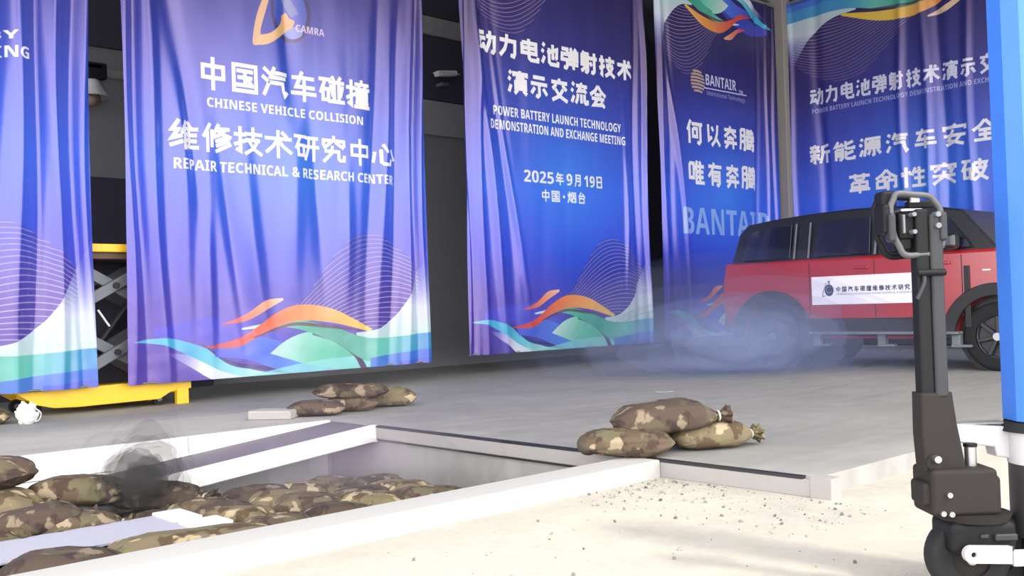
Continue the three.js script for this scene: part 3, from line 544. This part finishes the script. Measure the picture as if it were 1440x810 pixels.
function makeBag(k, mat, cord) {
  const t = new THREE.Group();
  part('bag_cloth', BAGS[k % 4], mat, t);
  if (k % 2 === 0) { const mo = part('gathered_mouth', MOUTH[k % 2], mat, t); mo.position.set(0.262, 0.07, 0);
  const co = part('tie_cord', CORD, cord, mo); co.position.set(0.04, 0, 0); co.scale.set(1, 0.8, 1.3); }
  const sm = new THREE.CatmullRomCurve3([[-0.27, 0.075, 0.03], [-0.274, 0.075, -0.05], [-0.262, 0.075, -0.1]].map((a) => new THREE.Vector3(...a)));
  part('seam', new THREE.TubeGeometry(sm, 8, 0.006, 6), brownEnd, t);
  return t;
}
const bagProto = []; for (let k = 0; k < 12; k++) bagProto.push(makeBag(k % 4, camo[k % 3], k % 5 === 2 ? cordMat : paleCord));
function bag(k, pos, turn, label, group, scale = [1, 1, 1], roll = [0, 0]) {
  const t = bagProto[k % 12].clone(); t.name = numbered('sandbag'); scene.add(t);
  t.position.set(...pos); t.rotation.set(roll[0], turn, roll[1], 'YXZ'); t.scale.set(...scale);
  return tag(t, label, 'sandbag', group);
}
const CR = 47.4 * RAD; // turn that lays a bag across the view
// pile at the kerb end, on the slab
bag(3, [-4.27, 0.0, -4.9], CR - 0.12, 'camouflage sandbag with plain brown end, lower left of the three by the kerb', null, [1.1, 1.05, 1.1]).add((() => { const m = new THREE.Mesh(new THREE.SphereGeometry(1, 20, 14), brownEnd); m.name = 'brown_end_patch'; m.position.set(-0.225, 0.074, 0.0); m.scale.set(0.07, 0.066, 0.15); m.castShadow = true; return m; })());
bag(8, [-4.06, 0.0, -5.5], CR + 0.22, 'light camouflage sandbag, lower right of the three on the slab by the kerb', null, [1.02, 1.1, 1.15]);
bag(4, [-4.2, 0.125, -5.2], CR + 0.05, 'dark camouflage sandbag lying on top of two others by the kerb', null, [1.25, 1.2, 1.15], [0.06, 0.04]);
// pile on the slab by the ramp top
bag(1, [-8.36, 0, -5.05], CR, 'sandbag at the left end of the low row near the big banner', null, [1.02, 0.85, 1]);
bag(3, [-8.42, 0, -5.5], CR - 0.1, 'middle sandbag under the dark one near the big banner', null, [1, 0.9, 1]);
bag(5, [-8.46, 0, -5.98], CR + 0.1, 'tan-blotched sandbag at the right end of the low row near the big banner', null, [1.05, 1.15, 1.05]);
bag(7, [-8.42, 0.12, -5.5], CR + 0.05, 'dark sandbag on top of the low row near the big banner', null, [1.35, 0.95, 1.05]);
{
  const b = thing('stone_block', 'flat grey block at the left end of the low row of sandbags near the banner', 'block', [-8.5, 0, -4.68], CR - 0.12);
  const g = new RoundedBoxGeometry(0.42, 0.085, 0.3, 3, 0.015); g.translate(0, 0.0425, 0); const p = g.attributes.position; for (let i = 0; i < p.count; i++) p.setY(i, Math.max(0, p.getY(i) + (p.getY(i) > 0.05 ? 0.012 * fbm(p.getX(i) * 6, 1, p.getZ(i) * 6) : 0))); g.computeVertexNormals();
  part('block_body', g, M.stepFace, b);
}
// left edge of the pit
bag(7, [-7.36, -0.12, -1.84], 0.62, 'large sandbag at the left picture edge against the white pit boards, topmost there', null, [1.3, 1.3, 1.25]);
bag(8, [-7.24, -0.32, -1.82], 0.75, 'yellowish sandbag under the large one at the left picture edge', null, [1.35, 1.2, 1.25]);
bag(3, [-7.3, -0.56, -1.8], 0.9, 'lowest sandbag of the stack at the left picture edge', null, [1.3, 1.2, 1.35]);
bag(9, [-7.15, -0.3, -2.4], CR, 'plain grey-brown sandbag along the white pit boards with an orange tie', null, [1.3, 1.2, 1.05]);
bag(10, [-6.9, -0.36, -2.85], CR - 0.1, 'sandbag half hidden in the dark smoke at the foot of the ramp', null, [1.2, 1.1, 1.05]);
const PG = 'sandbags heaped on the left pit floor', side = ([x, z]) => (0.676 * x - 0.736 * z) / (-0.736 * x - 0.677 * z), PL = (i) => `sandbag in the low jumble beyond the channel, ${['leftmost', 'second from the left', 'third from the left', 'fourth from the left', 'fourth from the right', 'third from the right', 'second from the right', 'rightmost'][i]}`;
for (const [i, [x, z, t, y]] of [[-6.9, -2.3, 0.5, 0], [-6.75, -1.72, 0.5, 0.12], [-6.62, -2.2, 1.0, 0.14], [-6.5, -2.72, 0.6, 0.08], [-6.36, -1.9, 0.9, 0.04], [-6.3, -2.45, 0.4, 0.05], [-6.72, -2.0, 1.3, 0.2], [-6.3, -2.95, 0.7, 0.02]].sort((a, b) => side(a) - side(b)).entries()) bag(i + 3, [x, -0.56 + y, z], t, PL(i), PG, [1, 1.05, 1], [0.06 * (i % 3 - 1), 0.05]);
for (const [i, [x, z]] of [[-5.0, -1.6], [-4.95, -2.25]].entries()) bag(i + 7, [x, -0.56, z], 1.2, `lower sandbag between kerb and channel, under the ${i ? 'long' : 'grey leftmost'} one`, 'lower sandbags behind the kerb', [1.4, 1.25, 1.6]);
bag(1, [-5.0, -0.32, -1.6], 0.95, 'grey sandbag between kerb and channel, leftmost of the two upper ones', null, [1.1, 1.2, 1.1]);
bag(11, [-4.98, -0.32, -2.26], 1.3, 'long sandbag between kerb and channel, right of the gap', null, [1.65, 1.2, 1.05]);
// the heap
const HG = 'sandbags heaped in the middle of the pit', ORD = ['first', 'second', 'third', 'fourth'], LOW = ['lowest row just under the ramp beam', 'low row second from the ramp', 'low row third from the ramp', 'bottom row under the heap top', 'bottom row second from the kerb', 'bottom row hard against the kerb'], TOP = ['upper row nearest the ramp', 'upper row second from the ramp', 'upper row second from the kerb', 'upper row nearest the kerb'];
{
  let i = 0;
  for (let r = 0; r < 6; r++) for (let c = 0; c < 4; c++) {
    const x = -6.95 + r * 0.4 + 0.1 * (rnd() - 0.5), z = -2.95 - c * 0.4 + 0.14 * (rnd() - 0.5) - r * 0.02;
    bag(i++, [x, -0.56, z], CR + 1.1 * (rnd() - 0.5), `sandbag, ${ORD[c]} from the split channel end, in the ${LOW[r]}`, HG, [0.9 + 0.15 * rnd(), 0.95 + 0.2 * rnd(), 1.0], [0.12 * (rnd() - 0.5), 0.1 * (rnd() - 0.5)]);
  }
  for (let r = 0; r < 4; r++) for (let c = 0; c < 4; c++) {
    const x = -6.38 + r * 0.36 + 0.1 * (rnd() - 0.5), z = -2.95 - c * 0.38 + 0.14 * (rnd() - 0.5);
    bag(i++, [x, -0.42 + 0.03 * r * 0.6 + 0.03 * rnd(), z], CR + 1.3 * (rnd() - 0.5), `sandbag, ${ORD[c]} from the split channel end, in the ${TOP[r]}`, HG, [0.85 + 0.15 * rnd(), 0.9 + 0.15 * rnd(), 1.0], [0.22 * (rnd() - 0.5), 0.2 * (rnd() - 0.5)]);
  }
}
// small knotted bag by the lift
bag(5, [-10.62, 0, -2.7], 1.2, 'small dark sandbag in front of the lift at the left edge', null, [0.8, 0.95, 0.9]);
{
  const t = thing('plastic_wrap', 'crumpled white plastic wrapping on the floor before the yellow lift', 'plastic', [-10.32, 0, -3.0]);
  const g = new THREE.IcosahedronGeometry(0.09, 5), p = g.attributes.position;
  for (let i = 0; i < p.count; i++) { const x = p.getX(i), y = p.getY(i), z = p.getZ(i), f = 1 + 1.1 * fbm(x * 16, y * 16, z * 16, 3); p.setXYZ(i, x * f * 0.9, Math.max(0, (y + 0.07) * f * 1.15), z * f * 1.0); }
  g.computeVertexNormals(); part('crumpled_sheet', g, std([0.75, 0.77, 0.74], 0.45), t);
  part('loose_loop', tube([[0.02, 0.16, -0.05], [0.03, 0.1, -0.12], [0.03, 0.03, -0.1], [0.01, 0.01, -0.04]], 0.005, 16, 6), M.white, t);
  const ear = extrude([[0, 0], [0.05, 0.12], [0.02, 0.14], [-0.05, 0.03]], 0.012, 0.004); ear.rotateY(CR); ear.translate(0, 0.07, -0.02); part('twisted_corner', ear, M.white, t);
}
// scrap of paper on the slab
{
  const g = new THREE.PlaneGeometry(0.2, 0.07, 10, 4); g.rotateX(-Math.PI / 2); const p = g.attributes.position; for (let i = 0; i < p.count; i++) p.setY(i, 0.006 + 0.5 * p.getX(i) * p.getX(i)); g.computeVertexNormals();
  const o = part('paper_scrap', g, std([0.85, 0.85, 0.85], 0.7, { side: THREE.DoubleSide })); o.position.set(-6.87, 0, -8.55); o.rotation.y = 0.8; tag(o, 'small white scrap of paper on the slab before the car', 'paper');
}
// grit on the sunlit yard
{
  const geo = new THREE.IcosahedronGeometry(1, 0), n = 520, im = new THREE.InstancedMesh(geo, std([0.2, 0.19, 0.17], 0.9), n), m = new THREE.Matrix4(), e = new THREE.Euler(), q = new THREE.Quaternion();
  for (let i = 0; i < n; i++) {
    const near = i < 300, x = near ? -3.95 + 1.5 * Math.pow(rnd(), 1.6) : -3.9 + 3.4 * rnd(), z = near ? -4.85 + 0.9 * Math.pow(rnd(), 1.5) : -4.8 + 4.4 * rnd(), s = 0.003 + 0.009 * Math.pow(rnd(), 3);
    q.setFromEuler(e.set(rnd() * 6, rnd() * 6, rnd() * 6)); m.compose(new THREE.Vector3(x, -0.11 + s * 0.4, z), q, new THREE.Vector3(s * 1.3, s * 0.7, s)); im.setMatrixAt(i, m);
    im.setColorAt(i, new THREE.Color().setScalar(0.5 + rnd() * 1.6));
  }
  im.name = 'gravel_grit'; scene.add(im); im.castShadow = im.receiveShadow = true; tag(im, 'small grey stones and grit scattered on the pale yard', 'grit', null, 'stuff');
}

// ---------------------------------------------------------------- pallet truck in the foreground (local: x to the right of the view, z towards it)
{
  const T = thing('pallet_truck', 'black pallet truck drive with tall tiller and looped handle at the right', 'pallet truck', [-1.545, -0.11, -3.64], CR);
  const blk = phys([0.005, 0.0055, 0.007], 0.6, { specularIntensity: 0.5 }), mid = phys([0.022, 0.019, 0.018], 0.7, { specularIntensity: 0.4 }), grey = phys([0.024, 0.026, 0.03], 0.5, { specularIntensity: 0.7 });
  // tiller pole, a square tube with a front rail
  part('tiller_pole', box(-0.16, -0.108, 0.72, 1.42, -0.035, 0.03, 0.012), blk, T);
  part('pole_rail', box(-0.112, -0.064, 0.72, 1.40, -0.02, 0.04, 0.012), grey, T);
  const boot = extrude([[-0.158, 0.74], [-0.062, 0.74], [-0.05, 0.64], [-0.022, 0.475], [-0.152, 0.475], [-0.16, 0.6]], 0.07, 0.01); boot.translate(0, 0, -0.04); part('pole_foot', boot, mid, T);
  // looped handle: closed octagonal frame
  const loop = [[-0.222, 1.48], [-0.1, 1.466], [-0.068, 1.425], [-0.058, 1.38], [-0.06, 1.29], [-0.085, 1.255], [-0.2, 1.25], [-0.238, 1.325], [-0.246, 1.43]].map(([x, y]) => [x, y, 0.02]).flatMap((q, i, a) => { const o = a[(i + 1) % a.length]; return [0.12, 0.5, 0.88].map((t) => [0, 1, 2].map((k) => q[k] + (o[k] - q[k]) * t)); });
  part('handle_loop', tube(loop, 0.0115, 200, 10, true), std([0.07, 0.073, 0.08], 0.45), T);
  part('handle_loop', tube(loop.map(([x, y]) => [x - 0.026, y, -0.07]), 0.012, 200, 10, true), blk, T);
  part('hand_guard', box(-0.276, -0.24, 1.33, 1.44, -0.08, 0.03, 0.012), blk, T);
  part('corner_cover', box(-0.268, -0.21, 1.43, 1.492, -0.085, 0.0, 0.014), blk, T);
  for (const g of [box(-0.078, -0.05, 1.3, 1.405, 0.0, 0.05, 0.01), box(-0.262, -0.236, 1.3, 1.405, 0.0, 0.05, 0.01)]) part('grip', g, grey, T);
  const head = part('control_head', box(-0.215, -0.1, 1.31, 1.41, -0.05, 0.01, 0.012), blk, T);
  part('head_cap', box(-0.205, -0.125, 1.412, 1.422, -0.045, 0.015, 0.003), std([0.35, 0.36, 0.38], 0.3, { metalness: 0.6 }), head);
  part('control_lever', box(-0.205, -0.195, 1.33, 1.4, 0.005, 0.03, 0.004), M.greySteel, head);
  for (const [x, y, r, mt] of [[-0.172, 1.398, 0.008, M.greySteel], [-0.172, 1.335, 0.008, M.greySteel], [-0.085, 1.396, 0.010, M.greySteel], [-0.085, 1.355, 0.010, M.greySteel]]) { const g = cyl(r, r, 0.04, 14, 'z'); g.translate(x, y, 0.035); part('control_button', g, mt, head); }
  part('sticker', box(-0.165, -0.135, 1.445, 1.468, 0.0, 0.014), std([0.55, 0.5, 0.5], 0.5), T);
  for (const g of [box(-0.21, -0.16, 1.27, 1.32, -0.06, 0.0, 0.01), box(-0.16, -0.06, 1.425, 1.455, -0.07, -0.03, 0.008)]) part('guard_bracket', g, blk, T);
  part('release_lever', tube([[-0.14, 1.18, 0.04], [-0.145, 1.15, 0.05], [-0.175, 1.09, 0.055]], 0.008, 12, 8), grey, T);
  const clip = cyl(0.012, 0.012, 0.1, 12, 'x'); clip.translate(-0.115, 1.185, 0.045); part('pole_clip', clip, blk, T);
  // pump block
  part('pump_block', box(-0.158, 0.082, 0.31, 0.478, -0.1, 0.08, 0.018), mid, T);
  part('pump_side', box(-0.182, -0.14, 0.345, 0.43, -0.06, 0.06, 0.014), mid, T);
  part('pump_shoulder', box(0.03, 0.098, 0.305, 0.452, -0.09, 0.07, 0.02), mid, T);
  const piv = cyl(0.03, 0.03, 0.1, 20, 'z'); piv.translate(-0.13, 0.5, 0.0); part('pivot_boss', piv, mid, T);
  const bolt = cyl(0.013, 0.013, 0.03, 12, 'z'); bolt.translate(-0.13, 0.515, 0.062); part('pivot_bolt', bolt, M.chrome, T);
  for (const [x, y] of [[-0.125, 0.355], [-0.095, 0.352], [-0.1, 0.42]]) { const g = cyl(0.01, 0.01, 0.02, 12, 'z'); g.translate(x, y - 0.03, 0.085); part('pump_bolt', g, M.chrome, T); }
  const rod = cyl(0.021, 0.021, 0.1, 20); rod.translate(0.02, 0.505, 0); const rd = part('lift_cylinder', rod, M.chrome, T, 'bright steel lift cylinder'); const cap = cyl(0.024, 0.024, 0.012, 20); cap.translate(0.02, 0.553, 0); part('cylinder_cap', cap, blk, rd);
  // turntable, motor housing, drive wheel, link arm
  const tt = cyl(0.13, 0.12, 0.025, 32); tt.translate(0.02, 0.3, 0); part('turntable', tt, mid, T);
  part('motor_housing', box(-0.098, 0.14, 0.17, 0.295, -0.1, 0.09, 0.03), blk, T);
  for (const g of [box(0.0, 0.03, 0.235, 0.25, 0.085, 0.1, 0.004), box(0.05, 0.13, 0.225, 0.25, 0.085, 0.105, 0.006)]) part('motor_bracket', g, grey, T);
  const wp = [[0.07, -0.045], [0.12, -0.05], [0.14, -0.042], [0.145, -0.02], [0.145, 0.02], [0.14, 0.042], [0.12, 0.05], [0.07, 0.045]].map((a) => new THREE.Vector2(...a)), wg = new THREE.LatheGeometry(wp, 40); wg.rotateX(Math.PI / 2);
  for (const [x, z] of [[0.0, -0.02], [0.12, -0.07]]) { const w = part('drive_wheel', wg, M.rubber, T); w.position.set(x, 0.145, z); const d = cyl(0.075, 0.075, 0.07, 28, 'z'); part('wheel_disc', d, mid, w); const h = cyl(0.022, 0.022, 0.1, 16, 'z'); part('axle_cap', h, M.chrome, w); }
  const la = new THREE.Shape(); la.absarc(-0.05, 0.19, 0.027, Math.PI / 2, Math.PI * 1.5, false); la.lineTo(0.085, 0.157); la.lineTo(0.085, 0.212); la.closePath();
  const hole = new THREE.Path(); hole.absarc(-0.047, 0.19, 0.012, 0, Math.PI * 2, true); la.holes.push(hole);
  const lg = extrude(la, 0.022, 0.003, 16); lg.translate(0, 0, 0.12); part('link_arm', lg, std([0.42, 0.41, 0.41], 0.6), T, 'pale grey link arm with a round eye');
  part('link_arm', box(0.092, 0.4, 0.143, 0.2, 0.115, 0.142, 0.008), std([0.42, 0.41, 0.41], 0.6), T, 'pale grey link arm');
  const ey = cyl(0.016, 0.016, 0.018, 18, 'z'); ey.translate(-0.047, 0.19, 0.125); part('eye_bolt', ey, blk, T);
  part('link_pin', box(0.08, 0.1, 0.148, 0.215, 0.11, 0.135, 0.004), grey, T);
  }
// ---------------------------------------------------------------- blue post on its white collar at the right edge
{
  const B = thing('blue_post', 'tall blue square post on a white collar and black column at the right edge', 'post', [-1.528, -0.11, -3.659], CR);
  const blue = std([0.035, 0.165, 0.62], 0.45);
  const prof = [[0.162, 0.02], [0.196, 0.075], [0.4, 0.075], [0.43, 0.03], [0.43, -0.1], [0.4, -0.13], [0.2, -0.13], [0.162, -0.08]];
  const g = extrude(prof.map(([a, b]) => [a, -b]), 2.2, 0.004); g.rotateX(-Math.PI / 2); g.translate(0, 0.638, 0); part('post_shaft', g, blue, B);
  const seal = cyl(0.135, 0.15, 0.035, 36); seal.translate(0.285, 0.612, -0.03); part('rubber_seal', seal, M.rubber, B);
  const col = cyl(0.132, 0.132, 0.118, 40); col.translate(0.29, 0.535, -0.03); part('collar', col, std([0.52, 0.51, 0.53], 0.55), B);
  const pl = extrude([[-0.028, 0.617], [0.2, 0.6], [0.2, 0.49], [0.118, 0.505], [0.112, 0.54], [-0.03, 0.562]], 0.07, 0.006); pl.translate(0, 0, -0.12); part('collar_plate', pl, std([0.46, 0.45, 0.47], 0.6), B);
  part('plate_pad', box(-0.01, 0.16, 0.618, 0.624, -0.13, -0.06), std([0.25, 0.26, 0.24], 0.8), B);
  const co = cyl(0.125, 0.125, 0.27, 40); co.translate(0.285, 0.345, -0.03); part('column', co, std([0.035, 0.033, 0.034], 0.5), B);
  part('column_foot', box(0.18, 0.42, 0.0, 0.215, -0.135, 0.075, 0.02), M.black, B);
}

// ---------------------------------------------------------------- fittings on the dark wall seen between the banners
{
  const c = thing('wall_camera', 'small white camera on a bracket on the dark wall between two banners', 'camera', [-13.35, 5.0, -10.72], 0);
  const b = box(0.0, 0.14, -0.05, 0.05, -0.22, 0.22, 0.03); b.rotateX(0.14); b.translate(0.1, 0.06, 0); part('camera_housing', b, M.white, c);
  part('lens_hood', box(0.06, 0.26, 0.06, 0.075, -0.26, 0.2, 0.006), M.white, c);
  part('wall_bracket', box(0.0, 0.2, -0.16, -0.1, -0.04, 0.1, 0.01), M.greySteel, c);
}
{
  const l = thing('wall_lamp', 'white cone lamp under a dark bracket beside the left banner', 'lamp', [-13.35, 3.95, -4.72], 0);
  for (const g of [box(0, 0.3, 0.32, 0.4, -0.1, 0.12, 0.02), box(0.18, 0.3, 0.2, 0.42, -0.16, 0.1, 0.03)]) part('bracket', g, M.black, l);
  const s = new THREE.LatheGeometry([[0.03, 0.24], [0.06, 0.22], [0.2, -0.02], [0.21, -0.03], [0.19, -0.025], [0.05, 0.2]].map((a) => new THREE.Vector2(...a)), 28); s.translate(0.2, 0, 0); part('lamp_shade', s, std([0.8, 0.8, 0.78], 0.5, { side: THREE.DoubleSide }), l);
  const bu = new THREE.SphereGeometry(0.1, 18, 12); bu.translate(0.2, -0.05, 0); part('lamp_bowl', bu, std([0.3, 0.2, 0.17], 0.6), l);
}

// ---------------------------------------------------------------- smoke: nested lumpy shells of thin smoke
function smoke(name, label, centre, radii, shells, alpha, color, turn, k, rough = 0.3) {
  const list = [];
  for (let s = 0; s < shells; s++) {
    const t = s / (shells - 1), f = 1 - 0.9 * Math.pow(s / shells, 0.8), g = new THREE.IcosahedronGeometry(1, 20), p = g.attributes.position, c = new Float32Array(p.count * 4);
    for (let i = 0; i < p.count; i++) {
      const x = p.getX(i), y = p.getY(i), z = p.getZ(i), n = 1 + rough * fbm(x * 1.1 + k + s * 1.7, y * 1.1 + s * 0.9, z * 1.1 + k * 2, 2);
      let Y = y * radii[1] * f * n + centre[1]; if (Y < centre[3]) Y = centre[3] + 0.003 * s;
      p.setXYZ(i, x * radii[0] * f * n, Y - centre[1], z * radii[2] * f * n);
      c.set([1, 1, 1, alpha[0] + (alpha[1] - alpha[0]) * t * (0.4 + 0.6 * t)], i * 4);
    }
    g.computeVertexNormals(); g.setAttribute('color', new THREE.BufferAttribute(c, 4)); list.push(g);
  }
  const m = phys(color, 1, { specularIntensity: 0, transparent: true, vertexColors: true, depthWrite: false, side: THREE.DoubleSide });
  const o = new THREE.Mesh(mergeGeometries(list), m); o.name = name; o.position.set(centre[0], centre[1], centre[2]); o.rotation.y = turn; scene.add(o);
  return tag(o, label, 'smoke', null, 'stuff');
}
smoke('smoke_haze', 'thin bluish smoke drifting over the slab and round the rear of the car', [-7.85, 0.4, -11.25, 0.02], [3.1, 1.25, 1.35], 8, [0.024, 0.16], [0.25, 0.30, 0.50], CR, 1, 0.45);
smoke('smoke_veil', 'pale lilac smoke lying over the ramp and the pit', [-6.1, -0.1, -4.05, -0.4], [1.0, 0.5, 1.15], 3, [0.025, 0.09], [0.40, 0.35, 0.44], 0.1, 7);
smoke('dark_smoke', 'dark grey puff of smoke at the foot of the ramp', [-6.78, -0.1, -2.7, -0.5], [0.40, 0.42, 0.42], 11, [0.02, 0.42], [0.07, 0.068, 0.068], 0.3, 9, 0.85);

renderer.render(scene, camera);
